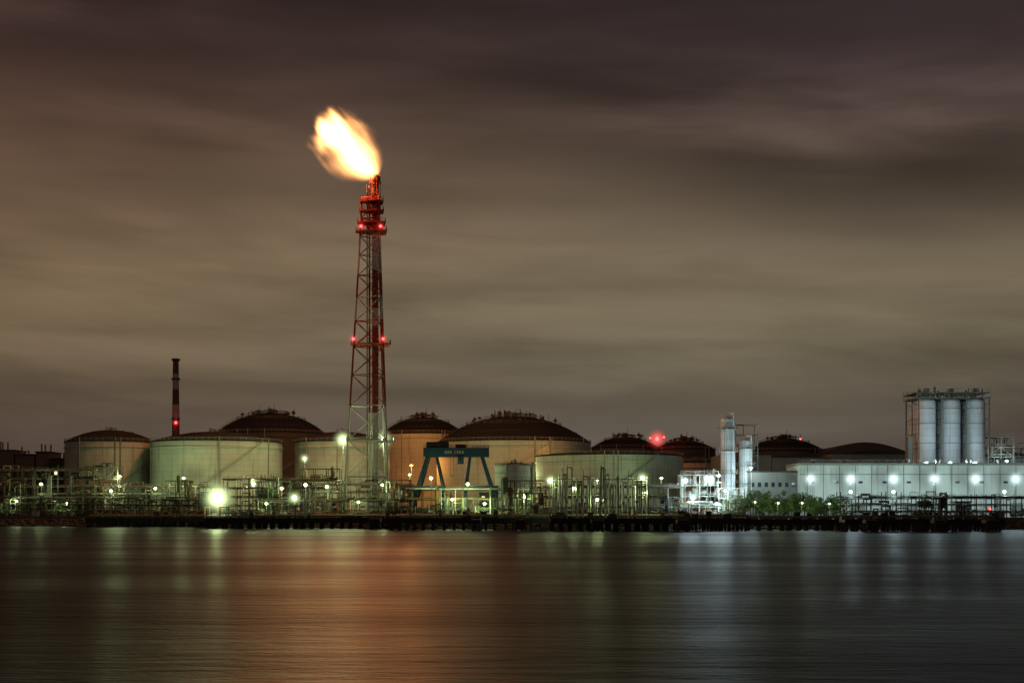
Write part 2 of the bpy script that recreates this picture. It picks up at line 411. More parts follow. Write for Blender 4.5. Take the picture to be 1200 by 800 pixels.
def lampdata(name,loc,power,col,rad,parent=None):
    l=bpy.data.lights.new(name,'POINT'); l.energy=power; l.color=col; l.shadow_soft_size=rad
    o=bpy.data.objects.new(name,l); scene.collection.objects.link(o)
    o.location=loc; return o
def setpar(o,p):
    bpy.context.view_layer.update(); o.parent=p; o.matrix_parent_inverse=p.matrix_world.inverted()
fo=lampdata('flame_light',(TX-11,TY,zt+12),480000,(1,.29,.10),7); setpar(fo,fl)

# ---------------------------------------------------------------- lamps
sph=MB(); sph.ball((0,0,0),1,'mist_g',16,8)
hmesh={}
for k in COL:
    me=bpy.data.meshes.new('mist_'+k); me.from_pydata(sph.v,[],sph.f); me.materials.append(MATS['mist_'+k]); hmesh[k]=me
def lamp(px,py,Y,power,k='g',glow=5.0,br=.55,base=None,name='floodlight_mast',arm=True):
    x=X(px,Y); z=Z(py,Y); b=base if base is not None else GZ
    mb=MB()
    if k!='r' and z-b>1.2:
        mb.tube((x,Y+.9,b),(x,Y+.9,z+.6),.14,'steel_mid',6,r1=.09)
        mb.box(x-1.0,x+1.0,Y+.55,Y+.8,z-.1,z+.1,'steel_mid')
    else:
        mb.tube((x,Y+.9,z-2.0),(x,Y+.9,z),.12,'steel_dark',6)
    mb.box(x-.75*br*1.6,x+.75*br*1.6,Y+.15,Y+.55,z-.6*br,z+.95*br,'steel_mid')
    mb.ball((x,Y,z),br,'lens_'+k,12,8)
    o=mb.obj(name if k!='r' else 'aviation_warning_light')
    l=lampdata('bulb',(x,Y-br-1.2,z-.2),power,COL[k],.5); setpar(l,o)
    if glow:
        h=bpy.data.objects.new('lamp_glow',hmesh[k]); scene.collection.objects.link(h); h.location=(x,Y,z); h.scale=(glow,)*3; setpar(h,o)  # added emissive ball, stands in for the glow around the lamp
    return o
L=lamp
L(255,583,524,7000,'g',10,.9,base=3.8)
L(402,515,616,20000,'g',7,.75,base=30); L(449,515,616,20000,'g',7,.75,base=30)
L(357,537,640,7000,'g',4,.5); L(297,567,600,4500,'g',4,.55)
for px,py in ((48,567),(20,587),(78,590),(130,575),(182,572)): L(px,py,628,2400,'g',0,.5)
for px,py,s in ((345,583,.8),(358,568,.55),(383,570,.55),(330,572,.5),(448,568,.45),(312,590,.4),(420,588,.45)): L(px,py,574,2200,'g',5 if s>.7 else 0,s)
for px,py,s in ((505,560,.5),(548,567,.5),(568,590,.42),(615,582,.42),(530,585,.42)): L(px,py,534,2300,'g',0,s)
for px,py,s in ((645,563,.65),(753,560,.6),(757,577,.42),(700,585,.42),(672,572,.42)): L(px,py,474,1500,'g',4 if s>.5 else 0,s)
for px,py,s in ((803,563,.65),(833,560,.6),(812,583,.6),(850,575,.42),(840,590,.42)): L(px,py,520,3800,'w',4 if s>.5 else 0,s)
for px in (950,997,1047,1095,1143,1190,1240): L(px,561,529,3300,'w',5.5,.72)
for px in (997,1047,1177): L(px,576,518,1100,'w',0,.5)
for px,py in ((885,588),(912,589),(940,589),(972,590)): L(px,py,514.5,900,'g',0,.2)  # small lamps added only to light the trees
for px,py,Y,P in ((215,560,632,7500),(140,558,640,6000),(480,556,640,4500),(610,556,665,5500),(700,562,605,6000),(775,560,607,4500)): L(px,py,Y,P,'g',0,.4)
for px,py,Y,P in ((482,545,735,22000),(655,540,690,5500)): L(px,py,Y,P,'o',0,.3)
L(842,557,531,8000,'w',0,.45); L(880,548,540,3500,'w',0,.3)  # first lamp is an added fill to brighten the process columns
for px in (1086,1114,1143): L(px,542,556,8500,'w',0,.35,base=23.5)  # roof floodlights added to brighten the silos
L(1180,540,625,6000,'w',0,.4); L(1010,540,700,2500,'w',0,.3)
for px,py in ((423,265),(446,265),(414,397),(449,397)): L(px,py,592,350,'r',4.0,.6)
L(770,514,860,1200,'r',10,1.3); L(938,514,800,200,'r',0,.5); L(762,513,862,100,'r',0,.6); L(778,512,862,100,'r',0,.6)
L(206,495,1490,800,'r',7,1.3); L(1160,596,470,60,'r',0,.35)

# ---------------------------------------------------------------- distant striped chimney
mb=MB(); CY=1500; cx=X(206,CY); zt2=Z(420,CY); N=10; hgt=(zt2-GZ)/N
for i in range(N):
    z0=GZ+i*hgt; r0=5.0-2.0*i/N; r1=5.0-2.0*(i+1)/N
    mb.tube((cx,CY,z0),(cx,CY,z0+hgt),r0,'pipe_rust' if (N-i)%2 else 'stack_white',20,r1=r1)
for fz in (.35,.6,.86,.985): mb.railring(cx,CY,GZ+(zt2-GZ)*fz,4.2,'steel_mid',16,h=2,r=.3); mb.tube((cx,CY,GZ+(zt2-GZ)*fz),(cx,CY,GZ+(zt2-GZ)*fz+.6),4.2,'steel_dark',16)
mb.obj('striped_chimney')

# ---------------------------------------------------------------- gantry crane
mb=MB(); Y=548; s=Y/F
def P(px,py,dy=0): return (X(px,Y),Y+dy,Z(py,Y))
for dy in (-4,4):
    a=P(497,528);b=P(573,530)
    mb.box(a[0],b[0],Y+dy-1,Y+dy+1,Z(535,Y),Z(525,Y),'crane_blue')
    for l in (((502,535),(487,585)),((512,535),(520,572)),((551,535),(546,572)),((565,535),(581,586))):
        (x0,y0),(x1,y1)=l
        p0=P(x0,y0,dy);p1=P(x1,y1,dy*1.6)
        wide=1.05 if l[0][0] in (502,565) else .6
        mb.tube(p0,p1,wide*.9,'crane_blue',4,r1=wide*1.15)
    mb.box(X(484,Y),X(522,Y),Y+dy*1.6-.7,Y+dy*1.6+.7,Z(573,Y),Z(569,Y),'crane_blue')
    mb.box(X(543,Y),X(584,Y),Y+dy*1.6-.7,Y+dy*1.6+.7,Z(573,Y),Z(569,Y),'crane_blue')
    for px in (486,520,546,582):
        mb.tube((X(px,Y),Y+dy*1.6,GZ+1.5),(X(px,Y),Y+dy*1.6,Z(572,Y)),.75,'crane_blue',4)
        mb.box(X(px,Y)-2,X(px,Y)+2,Y+dy*1.6-.6,Y+dy*1.6+.6,GZ+.2,GZ+1.6,'steel_dark')
    mb.rail((a[0],Y+dy,Z(525,Y)),(b[0],Y+dy,Z(525,Y)),'steel_mid',1.3,.08)
mb.box(X(497,Y),X(499,Y)+1,Y-4,Y+4,Z(534,Y),Z(526,Y),'crane_blue'); mb.box(X(570,Y),X(572,Y),Y-4,Y+4,Z(534,Y),Z(526,Y),'crane_blue')
mb.box(X(500,Y),X(526,Y),Y-3,Y+3,Z(524.4,Y),Z(518,Y),'crane_blue'); mb.box(X(509,Y),X(516,Y),Y-3.2,Y-3.0,Z(523,Y),Z(520,Y),'window_glass')
mb.box(X(534,Y),X(546,Y),Y-2.5,Y+2.5,Z(524.4,Y),Z(521,Y),'steel_dark')
mb.box(X(537,Y),X(544,Y),Y-6.2,Y-5,Z(544,Y),Z(536,Y),'crane_blue'); mb.box(X(538,Y),X(543,Y),Y-6.3,Y-6.2,Z(540,Y),Z(537,Y),'window_glass')
for i,px in enumerate((522,525,528,533,536,539,542)): mb.box(X(px,Y),X(px+1.8,Y),Y-5.06,Y-5.0,Z(532,Y),Z(528.5,Y),'galvanised' if i!=3 else 'sign_red')
for px in (528,531): mb.tube((X(px,Y),Y,Z(535,Y)),(X(px,Y),Y,Z(556,Y)),.08,'steel_dark',4)
mb.box(X(527,Y),X(532,Y),Y-.6,Y+.6,Z(559,Y),Z(556,Y),'pipe_yellow')
mb.obj('gantry_crane')

# ---------------------------------------------------------------- silos, columns, warehouse
mb=MB(); Y=582; zb=GZ; zt3=Z(470,Y)
for row in (0,1):
    for px in (1085,1114,1143):
        cx=X(px,Y); yy=Y+row*10
        mb.lathe(cx,yy,[(3.9,zb+8),(3.9,zt3-.5),(3.2,zt3+.8),(.05,zt3+1.6)],'silo_grey',40); mb.lathe(cx,yy,[(1,zb+4),(3.9,zb+8)],'silo_grey',40)
        for zr in (14,22,30,38,44): mb.lathe(cx,yy,[(3.9,zb+zr),(4.05,zb+zr),(4.05,zb+zr+.3),(3.9,zb+zr+.3)],'galvanised',40)
for px in (1073,1099.5,1128.5,1155):
    for dy in (-4.6,5,14):
        mb.tube((X(px,Y),Y+dy,zb),(X(px,Y),Y+dy,zt3+1.2),.32,'steel_mid',4)
    for z in range(8,int(zt3),6):
        mb.tube((X(px,Y),Y-4.6,z),(X(px,Y),Y+14,z),.18,'steel_mid',4)
for px in (1099.5,1128.5):
    for d in (-.5,.5): mb.tube((X(px,Y)+d+.2,Y-5.2,zb),(X(px,Y)+d+.2,Y-5.2,zt3+2),.1,'galvanised',4)
    for z in range(5,int(zt3)): mb.box(X(px,Y)-.3,X(px,Y)+.7,Y-5.3,Y-5.15,z,z+.15,'galvanised')
x0=X(1070,Y);x1=X(1157,Y)
for py in (470,464):
    z=Z(py,Y); mb.box(x0,x1,Y-4.9,Y+15,z+1.0,z+1.3,'steel_mid')
    mb.rail((x0,Y-4.8,z+1.3),(x1,Y-4.8,z+1.3),'galvanised',1.5,.09,1.8); mb.rail((x0,Y+14.8,z+1.3),(x1,Y+14.8,z+1.3),'galvanised',1.5,.09,1.8)
for i in range(16):
    px=R.uniform(1073,1154); yy=Y+R.uniform(-3,12); h=R.uniform(1.5,4); mb.tube((X(px,Y),yy,Z(468,Y)),(X(px,Y),yy,Z(464,Y)+h),R.uniform(.12,.5),R.choice(['galvanised','steel_mid']),8)
for px in (1085,1114,1143): mb.box(X(px,Y)-1.2,X(px,Y)+1.2,Y-1,Y+1.5,Z(464,Y)+1.3,Z(464,Y)+3.2,'silo_grey')
mb.box(X(1064,Y),X(1070,Y),Y,Y+4,GZ,Z(512,Y),'clad_grey')
mb.obj('storage_silos')

mb=MB(); Y=541; xa=X(937,Y); xb=X(1330,Y); zt4=Z(545,Y)
mb.box(xa,xb,Y,Y+26,GZ,zt4,'clad_white'); mb.box(xa-.4,xb+.4,Y-.4,Y+26.4,zt4,zt4+.9,'clad_grey')
x=xa+3
while x<xb:
    mb.box(x-.12,x+.12,Y-.14,Y,GZ,zt4-.01,'clad_grey'); x+=6.1
mb.box(xa,xb,Y-.1,Y,Z(556,Y),Z(555,Y),'clad_grey')
for x in (1,2,3,4,5): 
    q=xa+x*20; mb.box(q,q+5,Y-.2,Y,GZ,GZ+5.5,'clad_grey')
for i in range(12):
    q=xa+4+i*9.2; mb.box(q,q+1.6,Y-.17,Y,Z(566,Y),Z(563.5,Y),'window_glass')
for i in range(9): q=xa+8+i*12; mb.lathe(q,Y+12,[(.8,zt4+.9),(.8,zt4+2),(1.3,zt4+2.2),(.05,zt4+3)],'galvanised',12)
mb.rail((xa,Y+.2,zt4+.9),(xb,Y+.2,zt4+.9),'galvanised',1.2,.06,3)
mb.obj('warehouse')
mb=MB(); Y=545; mb.box(X(876,Y),X(936,Y),Y,Y+20,GZ,Z(553,Y),'clad_grey'); mb.box(X(875,Y),X(936.4,Y),Y-.5,Y+20,Z(553,Y),Z(551.5,Y),'roof_dark')
for i in range(7): q=X(880+i*8,Y); mb.box(q,q+1.3,Y-.06,Y,Z(570,Y),Z(565,Y),'window_glass'); mb.box(q-.12,q+1.42,Y-.1,Y,Z(570,Y)-.15,Z(570,Y)-.01,'concrete')
mb.obj('site_office')
mb=MB(); Y=640
for p0,p1,pt in ((842,905,533),(905,975,536),(975,1075,532),(1150,1215,534)):
    mb.box(X(p0,Y),X(p1-1,Y),Y,Y+25,GZ,Z(pt,Y),'clad_grey'); mid=X((p0+p1)/2,Y)
    mb.add([(X(p0,Y),Y-.3,Z(pt,Y)),(X(p1-1,Y),Y-.3,Z(pt,Y)),(mid,Y-.3,Z(pt-5,Y)),(X(p0,Y),Y+25,Z(pt,Y)),(X(p1-1,Y),Y+25,Z(pt,Y)),(mid,Y+25,Z(pt-5,Y))],[(0,1,2),(3,5,4),(0,2,5,3),(2,1,4,5)],'roof_dark')
mb.obj('plant_buildings')

def column(px,rpx,ptop,Y,mat,name='process_column'):
    mb=MB(); cx=X(px,Y); r=rpx*Y/F; zt=Z(ptop,Y)
    mb.lathe(cx,Y,[(r*1.1,GZ),(r*1.1,GZ+3),(r,GZ+3.2),(r,zt-r*.5),(r*.85,zt-r*.2),(r*.5,zt-.05),(.05,zt)],mat,36)
    for k in range(1,5):
        z=GZ+(zt-GZ)*k/4.6
        mb.lathe(cx,Y,[(r,z),(r+1.1,z),(r+1.1,z+.15),(r,z+.15)],'galvanised',24); mb.railring(cx,Y,z+.15,r+1.05,n=14,r=.07)
    for d in (-.35,.35): mb.tube((cx-r*.5+d,Y-r-.2,GZ),(cx-r*.5+d,Y-r-.2,zt),.07,'galvanised',4)
    mb.path([(cx+r*.6,Y-r-.3,GZ+2),(cx+r*.6,Y-r-.3,zt+1.2),(cx,Y,zt+1.2),(cx,Y,zt-.2)],.22,'pipe_white',6)
    return mb.obj(name)
column(853,8.5,488,545,'silo_grey'); column(874,8,514,548,'silo_grey')

def frame(px0,px1,Y,depth,ptop,levels,mat='galvanised',name='process_unit',vess=4,seed=1,nb=None,pm=None,base=GZ):
    r=random.Random(seed); mb=MB(); x0=X(px0,Y);x1=X(px1,Y);zt=Z(ptop,Y)
    nb=nb or max(1,int((x1-x0)/5)); pm=pm or ['pipe_white','galvanised','pipe_green','steel_mid','pipe_rust']
    xs=[x0+(x1-x0)*i/nb for i in range(nb+1)]; zs=[base+(zt-base)*(k+1)/levels for k in range(levels)]
    for x in xs:
        for y in (Y,Y+depth): mb.tube((x,y,base),(x,y,zt),.2,mat,4)
        for z in zs: mb.tube((x,Y,z),(x,Y+depth,z),.16,mat,4)
    for z in zs:
        for y in (Y,Y+depth): mb.tube((x0,y,z),(x1,y,z),.18,mat,4)
        if r.random()<.75: mb.box(x0,x1,Y+.2,Y+depth-.2,z+.12,z+.22,'steel_mid'); mb.rail((x0,Y-.15,z+.2),(x1,Y-.15,z+.2),mat,1.2,.06,1.7)
    for i in range(nb):
        for k in range(levels):
            if r.random()<.4:
                za=base if k==0 else zs[k-1]; a,b=(xs[i],xs[i+1]) if r.random()<.5 else (xs[i+1],xs[i])
                mb.tube((a,Y,za),(b,Y,zs[k]),.1,mat,4)
    for i in range(vess):
        k=r.randrange(levels); za=(base if k==0 else zs[k-1])+.3; x=r.uniform(x0+1,x1-1); rr=r.uniform(.6,1.4); hh=(zt-base)/levels*r.uniform(.6,1.5); yy=Y+depth*r.uniform(.3,.7)
        if r.random()<.6: mb.lathe(x,yy,[(rr,za),(rr,za+hh*.85),(rr*.7,za+hh*.97),(.02,za+hh)],r.choice(pm),16)
        else:
            ln=r.uniform(3,6); mb.tube((x-ln/2,yy,za+rr),(x+ln/2,yy,za+rr),rr,r.choice(pm),14)
    for i in range(int((x1-x0)*1.0)+4):
        x=r.uniform(x0,x1); y=Y+r.uniform(-.8,depth); z0=r.choice([base]+zs[:-1]) if levels>1 else base; z1=min(zt+r.choice([0,0,2.2]),z0+r.uniform(2,9)); x2=x+r.uniform(-6,6); 
        x2=min(max(x2,x0),x1)
        mb.path([(x,y,z0),(x,y,z1),(x2,y,z1),(x2,y,max(base,z1-r.uniform(1,6)))],r.uniform(.09,.3),r.choice(pm),6)
    return mb.obj(name)
frame(798,842,527,10,556,4,'pipe_white',vess=9,seed=3,pm=['pipe_white','pipe_white','galvanised'])
frame(862,888,552,8,497,9,'galvanised',vess=3,seed=4)
frame(842,872,524,8,572,3,'pipe_white',vess=5,seed=5,pm=['pipe_white','galvanised'])
frame(1158,1188,630,9,512,8,'galvanised',vess=8,seed=61,pm=['silo_grey','galvanised','steel_mid'])
frame(1186,1225,634,9,524,6,'galvanised',vess=8,seed=62,pm=['silo_grey','galvanised','steel_mid'])

# ---------------------------------------------------------------- pipe racks
def rack(px0,px1,Y,depth,ptop,levels,seed,mat='steel_mid',dens=1.0,name='pipe_rack',pm=None,base=GZ):
    r=random.Random(seed); mb=MB(); x0=X(px0,Y);x1=X(px1,Y);zt=Z(ptop,Y)
    pm=pm or ['pipe_white','galvanised','pipe_green','steel_mid','pipe_rust','steel_dark','steel_mid']
    nb=max(1,int((x1-x0)/5.2)); xs=[x0+(x1-x0)*i/nb for i in range(nb+1)]
    z0=base+ (zt-base)*.28; zs=[z0+(zt-z0)*k/max(1,levels-1) for k in range(levels)]
    for x in xs:
        top=zt+r.choice([0,0,0,1.5,2.5])
        for y in (Y,Y+depth): mb.tube((x,y,base),(x,y,top),.22,mat,4)
        for z in zs: mb.tube((x,Y-.4,z),(x,Y+depth+.4,z),.18,mat,4)
    for z in zs:
        for y in (Y,Y+depth): mb.tube((x0,y,z-.05),(x1,y,z-.05),.13,mat,4)
        n=int(depth*1.1*dens)
        for i in range(n):
            y=Y+.5+(depth-1)*i/max(1,n-1); rr=r.choice([.12,.18,.25,.3,.42]); pc=r.choice(pm)
            a=x0-1 if r.random()<.6 else r.uniform(x0,x1); b=x1+1 if r.random()<.6 else r.uniform(x0,x1)
            if abs(b-a)<4: continue
            a,b=min(a,b),max(a,b); c=a; pts=[(a,y,z+.18+rr)]
            while c<b-14 and r.random()<.6:
                c+=r.uniform(6,20)
                if c+4>b: break
                hgt=r.uniform(1.2,2.6); pts+=[(c,y,z+.18+rr),(c,y,z+hgt),(c+3,y,z+hgt),(c+3,y,z+.18+rr)]; c+=3
            pts.append((b,y,z+.18+rr)); mb.path(pts,rr,pc,6)
    for i in range(int((x1-x0)*.9*dens)):
        x=r.uniform(x0,x1); y=Y-r.uniform(.3,2.5); z1=r.choice(zs)+r.uniform(-.5,1.5); rr=r.uniform(.09,.25); pc=r.choice(pm)
        x2=x+r.uniform(-5,5)
        mb.path([(x,y+3,z1),(x,y,z1),(x,y,base+r.uniform(.4,3)),(x2,y,base+r.uniform(.4,3))],rr,pc,6)
        if r.random()<.5:
            zv=(z1+base)/2; mb.ball((x,y,zv),rr*2.2,pc,8,5); mb.tube((x,y-rr*2,zv),(x,y-rr*2-.7,zv),.06,'steel_mid',4); mb.ring(x,y-rr*2-.7,zv,.35,.05,'sign_red',8)
    for i in range(int((x1-x0)/9)):   # pumps / skids / cabinets under the rack
        x=r.uniform(x0,x1-3); mb.box(x,x+r.uniform(1,3.5),Y-2.5,Y-.8,base+.3,base+r.uniform(1.2,3),r.choice(['steel_dark','steel_mid','clad_grey'])); mb.box(x-.3,x+2.5,Y-2.8,Y-.5,base,base+.29,'concrete')
    zw=zs[-1]+.2
    mb.box(x0,x1,Y-1.3,Y-.3,zw-.1,zw,'steel_mid'); mb.rail((x0,Y-1.3,zw),(x1,Y-1.3,zw),mat,1.2,.06,2.2)
    return mb.obj(name)
rack(-30,110,634,9,551,5,21,dens=1.1)
rack(80,262,632,8,571,4,22,mat='steel_mid')
rack(262,380,590,9,562,4,23,mat='steel_mid')
rack(370,482,582,9,568,4,24,mat='steel_mid')
rack(478,640,536,8,574,3,25,mat='steel_mid',pm=['pipe_white','galvanised','pipe_green','pipe_yellow','steel_mid'])
rack(640,800,523,8,571,3,26,mat='galvanised')
rack(-20,160,626,5,584,3,27,mat='steel_dark',pm=['steel_dark','steel_mid','pipe_green'])
rack(160,262,612,5,586,3,41,mat='steel_dark',pm=['steel_dark','steel_mid','pipe_green'])
rack(300,480,556+20,4,588,2,42,mat='steel_dark',pm=['steel_dark','steel_mid','pipe_rust'])
rack(790,870,519,5,590,2,28,mat='galvanised',dens=.9,pm=['pipe_yellow','pipe_green','galvanised','pipe_rust'])
rack(985,1215,515,6,584,3,29,mat='steel_dark',pm=['steel_dark','steel_mid','galvanised','pipe_rust'])
frame(96,138,640,8,547,4,'steel_mid',vess=4,seed=31,pm=['steel_mid','galvanised','steel_dark'])
frame(2,38,645,8,560,4,'steel_mid',vess=4,seed=32)
frame(190,222,620,7,563,3,'steel_mid',vess=3,seed=33)
frame(300,340,582,7,564,3,'steel_mid',vess=5,seed=34)
frame(352,398,600,7,549,4,'steel_mid',vess=5,seed=35)
frame(452,480,573,7,562,4,'steel_mid',vess=4,seed=36)
frame(588,640,525,7,563,3,'galvanised',vess=5,seed=37)
frame(1080,1110,512,3,583,2,'steel_dark',vess=3,seed=38)

# small sheds & huts
def shed(px0,px1,Y,ptop,mat,base=GZ,lit=False):
    mb=MB(); x0=X(px0,Y);x1=X(px1,Y);z=Z(ptop,Y)
    mb.box(x0,x1,Y,Y+6,base,z,mat); mb.box(x0-.4,x1+.4,Y-.5,Y+6.4,z,z+.35,'roof_dark')
    n=max(1,int((x1-x0)/3)); w=(x1-x0)/n
    for i in range(n): mb.box(x0+w*i+.8,x0+w*i+2.0,Y-.06,Y,z-2.2,z-1.0,'window_lit' if lit and i%2==0 else 'window_glass')
    mb.box(x0+.3,x0+.75,Y-.08,Y,base,base+2.1,'steel_mid'); mb.obj('control_hut')
shed(300,322,600,575,'clad_grey'); shed(562,584,546,578,'clad_grey',lit=True); shed(236,252,625,577,'clad_grey'); shed(60,80,640,584,'clad_grey',lit=True); shed(1120,1138,524,588,'clad_grey'); shed(772,790,532,583,'clad_grey')
mb=MB(); mb.box(X(20,650),X(470,650),650,650.5,GZ,GZ+3.2,'concrete'); mb.obj('bund_wall')
mb=MB(); mb.box(X(480,600),X(860,600),600,600.5,GZ,GZ+3.0,'concrete'); mb.obj('bund_wall')

# ---------------------------------------------------------------- jetties
def jetty(px0,px1,Y,depth,ztop,seed,name='jetty',equip=True):
    r=random.Random(seed); mb=MB(); x0=X(px0,Y);x1=X(px1,Y)
    mb.box(x0,x1,Y,Y+depth,ztop-.8,ztop,'concrete'); mb.box(x0,x1,Y-.25,Y,ztop-1.7,ztop+.25,'pile_dark')
    x=x0+.8
    while x<x1:
        for y in (Y+.5,Y+depth-.6,Y+depth*.5): mb.tube((x,y,-3),(x,y,ztop-.8),.42,'pile_dark',8)
        if r.random()<.7: mb.tube((x,Y+.4,.3),(x+3.1,Y+.4,ztop-1),.18,'pile_dark',5)
        if r.random()<.45: mb.box(x-.5,x+.5,Y-.8,Y-.25,.3,ztop-.1,'rubber')
        x+=3.1*r.uniform(.7,1.3)
    if equip:
        mb.rail((x0,Y+.3,ztop),(x1,Y+.3,ztop),'steel_mid',1.2,.06,2)
        for i in range(int((x1-x0)/1.6)):
            x=r.uniform(x0,x1); y=Y+r.uniform(1,depth-1); k=r.random()
            if k<.35: mb.box(x,x+r.uniform(.8,2.8),y,y+1.2,ztop,ztop+r.uniform(.8,2.6),r.choice(['steel_dark','steel_mid','steel_dark']))
            elif k<.5: mb.lathe(x,y,[(.4,ztop),(.3,ztop+.7),(.55,ztop+.9),(.05,ztop+1.0)],'steel_dark',10)
            elif k<.8:
                h=r.uniform(1.5,5); x2=x+r.uniform(-4,4); mb.path([(x,y,ztop),(x,y,ztop+h),(x2,y,ztop+h),(x2,y,ztop)],r.uniform(.1,.28),r.choice(['steel_mid','steel_dark','pipe_rust','pipe_green']),6)
            else: mb.tube((x,y,ztop),(x,y,ztop+r.uniform(1.5,6)),.12,'steel_mid',5)
        for k in range(5):
            y=Y+depth*.5+k*.7; mb.tube((x0,y,ztop+.9+k*.1),(x1,y,ztop+.9+k*.1),.24,r.choice(['steel_mid','pipe_green','pipe_rust','steel_dark']),6)
        x=x0
        while x<x1: mb.box(x,x+.3,Y+depth*.5,Y+depth*.5+3.4,ztop,ztop+.7,'steel_dark'); x+=5
    return mb.obj(name)
jetty(100,262,575,8,3.6,1); jetty(240,470,520,8,3.8,2); jetty(455,655,482,9,4.0,3); jetty(645,880,462,16,4.0,4); jetty(875,992,476,6,3.6,5); jetty(990,1178,455,8,3.8,6)
# vertical manifold loops on the jetty deck
r=random.Random(8)
for g,(p0,p1) in enumerate(((650,690),(692,722),(726,758))):
    mb=MB(); Y=471; px=p0
    while px<p1-3:
        x=X(px,Y); w=r.uniform(3,6)*Y/F; h=Z(r.uniform(545,572),Y); rr=r.uniform(.2,.38); yy=Y+r.uniform(-3,3)
        mb.path([(x,yy,GZ),(x,yy,h),(x+w,yy,h),(x+w,yy,GZ+r.uniform(0,6))],rr,r.choice(['pipe_white','pipe_white','galvanised']),8)
        mb.ball((x,yy,GZ+r.uniform(3,8)),rr*2,'galvanised',8,6); mb.tube((x,yy,h),(x,yy,h+r.uniform(.5,2.5)),rr*.5,'galvanised',6)
        px+=r.uniform(4,7)
    for z in (8,12,17):
        mb.tube((X(p0-2,Y),Y-3.4,z),(X(p1+1,Y),Y-3.4,z),.16,'galvanised',4); mb.tube((X(p0-2,Y),Y+3.4,z),(X(p1+1,Y),Y+3.4,z),.2,'galvanised',4)
    for px in (p0-2,p1+1):
        for dy in (-3.4,3.4): mb.tube((X(px,Y),Y+dy,GZ),(X(px,Y),Y+dy,18),.18,'galvanised',4)
    mb.obj('loading_manifold')
# mooring dolphins
for px,Y in ((610,468),(700,450),(800,452),(1020,446),(1100,446),(1160,447),(440,505),(1210,470)):
    mb=MB(); x=X(px,Y); mb.box(x-2,x+2,Y-2,Y+2,2.8,3.9,'concrete')
    for dx in (-1.4,1.4):
        for dy in (-1.4,1.4): mb.tube((x+dx*1.3,Y+dy*1.3,-3),(x+dx,Y+dy,2.8),.35,'pile_dark',8)
    mb.lathe(x,Y,[(.45,3.9),(.3,4.6),(.6,4.8),(.05,4.95)],'steel_dark',12); mb.box(x-1.6,x+1.6,Y-2.5,Y-2,.5,3.6,'rubber'); mb.rail((x-1.8,Y+1.8,3.9),(x+1.8,Y+1.8,3.9),'steel_mid',1.2,.06,1.5)
    mb.obj('mooring_dolphin')
for px in (330,560,690,840,1060):
    mb=MB(); x=X(px,490); y0=465 if px>500 else 525; y1=edgeY(x)+2
    if y1-y0<3: continue
    mb.box(x-1.5,x+1.5,y0,y1,3.5,3.9,'steel_mid')
    for d in (-1.5,1.5): mb.rail((x+d,y0,3.9),(x+d,y1,3.9),'steel_mid',1.2,.06,3)
    y=y0+3
    while y<y1:
        for d in (-1.2,1.2): mb.tube((x+d,y,-3),(x+d,y,3.5),.25,'pile_dark',6)
        y+=9
    mb.obj('access_trestle')

# ---------------------------------------------------------------- trees (one mass)
mb=MB(); r=random.Random(3); Y=519
px=870
while px<990:
    cx=X(px,Y)+r.uniform(-1,1); cy=Y+r.uniform(0,7); hgt=r.uniform(8,10.5)-(2 if px>960 else 0)
    mb.tube((cx,cy,GZ),(cx+.2,cy,GZ+hgt*.6),.28,'bark',6,r1=.12)
    cl=[]
    for k in range(7):
        a=r.uniform(0,6.28); q=r.uniform(.6,2.2); c=(cx+q*math.cos(a),cy+q*math.sin(a),GZ+hgt*r.uniform(.2,.9)); cl.append((c,r.uniform(.9,1.7)))
        mb.tube((cx+.1,cy,GZ+hgt*.35),c,.1,'bark',4,r1=.04)
    for c,rad in cl:
        for i in range(190):
            d=Vector((r.gauss(0,1),r.gauss(0,1),r.gauss(0,1))).normalized()*rad*r.uniform(.55,1.12); p=Vector(c)+d
            u=Vector((r.gauss(0,1),r.gauss(0,1),r.gauss(0,1))).normalized(); w=u.cross(Vector((r.gauss(0,1),r.gauss(0,1),r.gauss(0,1)))).normalized(); s=r.uniform(.14,.30)
            mb.add([tuple(p-u*s),tuple(p+w*s*.6),tuple(p+u*s),tuple(p-w*s*.6)],[(0,1,2,3)],'foliage')
    px+=4.6
mb.obj('tree_row')

# ---------------------------------------------------------------- distant skyline
mb=MB(); r=random.Random(9); px=-60
while px<1260:
    Y=r.uniform(1100,1700); w=r.uniform(8,40); mb.box(X(px,Y),X(px+w,Y),Y,Y+30,GZ,Z(r.uniform(535,565),Y),'roof_dark')
    if r.random()<.25: mb.tube((X(px,Y),Y,GZ),(X(px,Y),Y,Z(r.uniform(522,545),Y)),1.2,'roof_dark',6)
    px+=w*r.uniform(.6,1.1)
mb.obj('distant_buildings')

# ---------------------------------------------------------------- sky
w=bpy.data.worlds.new('sky'); scene.world=w; w.use_nodes=True; nt=w.node_tree; nt.nodes.clear()
out=nt.nodes.new('ShaderNodeOutputWorld'); bg=nt.nodes.new('ShaderNodeBackground'); nt.links.new(bg.outputs[0],out.inputs[0])
tc=nt.nodes.new('ShaderNodeTexCoord'); sp=nt.nodes.new('ShaderNodeSeparateXYZ'); nt.links.new(tc.outputs['Generated'],sp.inputs[0])
x,y,v=sp.outputs; u=nm(nt,'ARCTAN2',x,y)
rp=nt.nodes.new('ShaderNodeValToRGB'); nt.links.new(nm(nt,'DIVIDE',v,.4),rp.inputs[0])
els=[(0.0,(.112,.092,.078)),(.10,(.108,.088,.073)),(.20,(.120,.099,.070)),(.30,(.160,.132,.084)),(.40,(.182,.144,.090)),(.52,(.158,.116,.076)),(.63,(.118,.080,.058)),(.74,(.070,.046,.040)),(.88,(.040,.027,.026))]
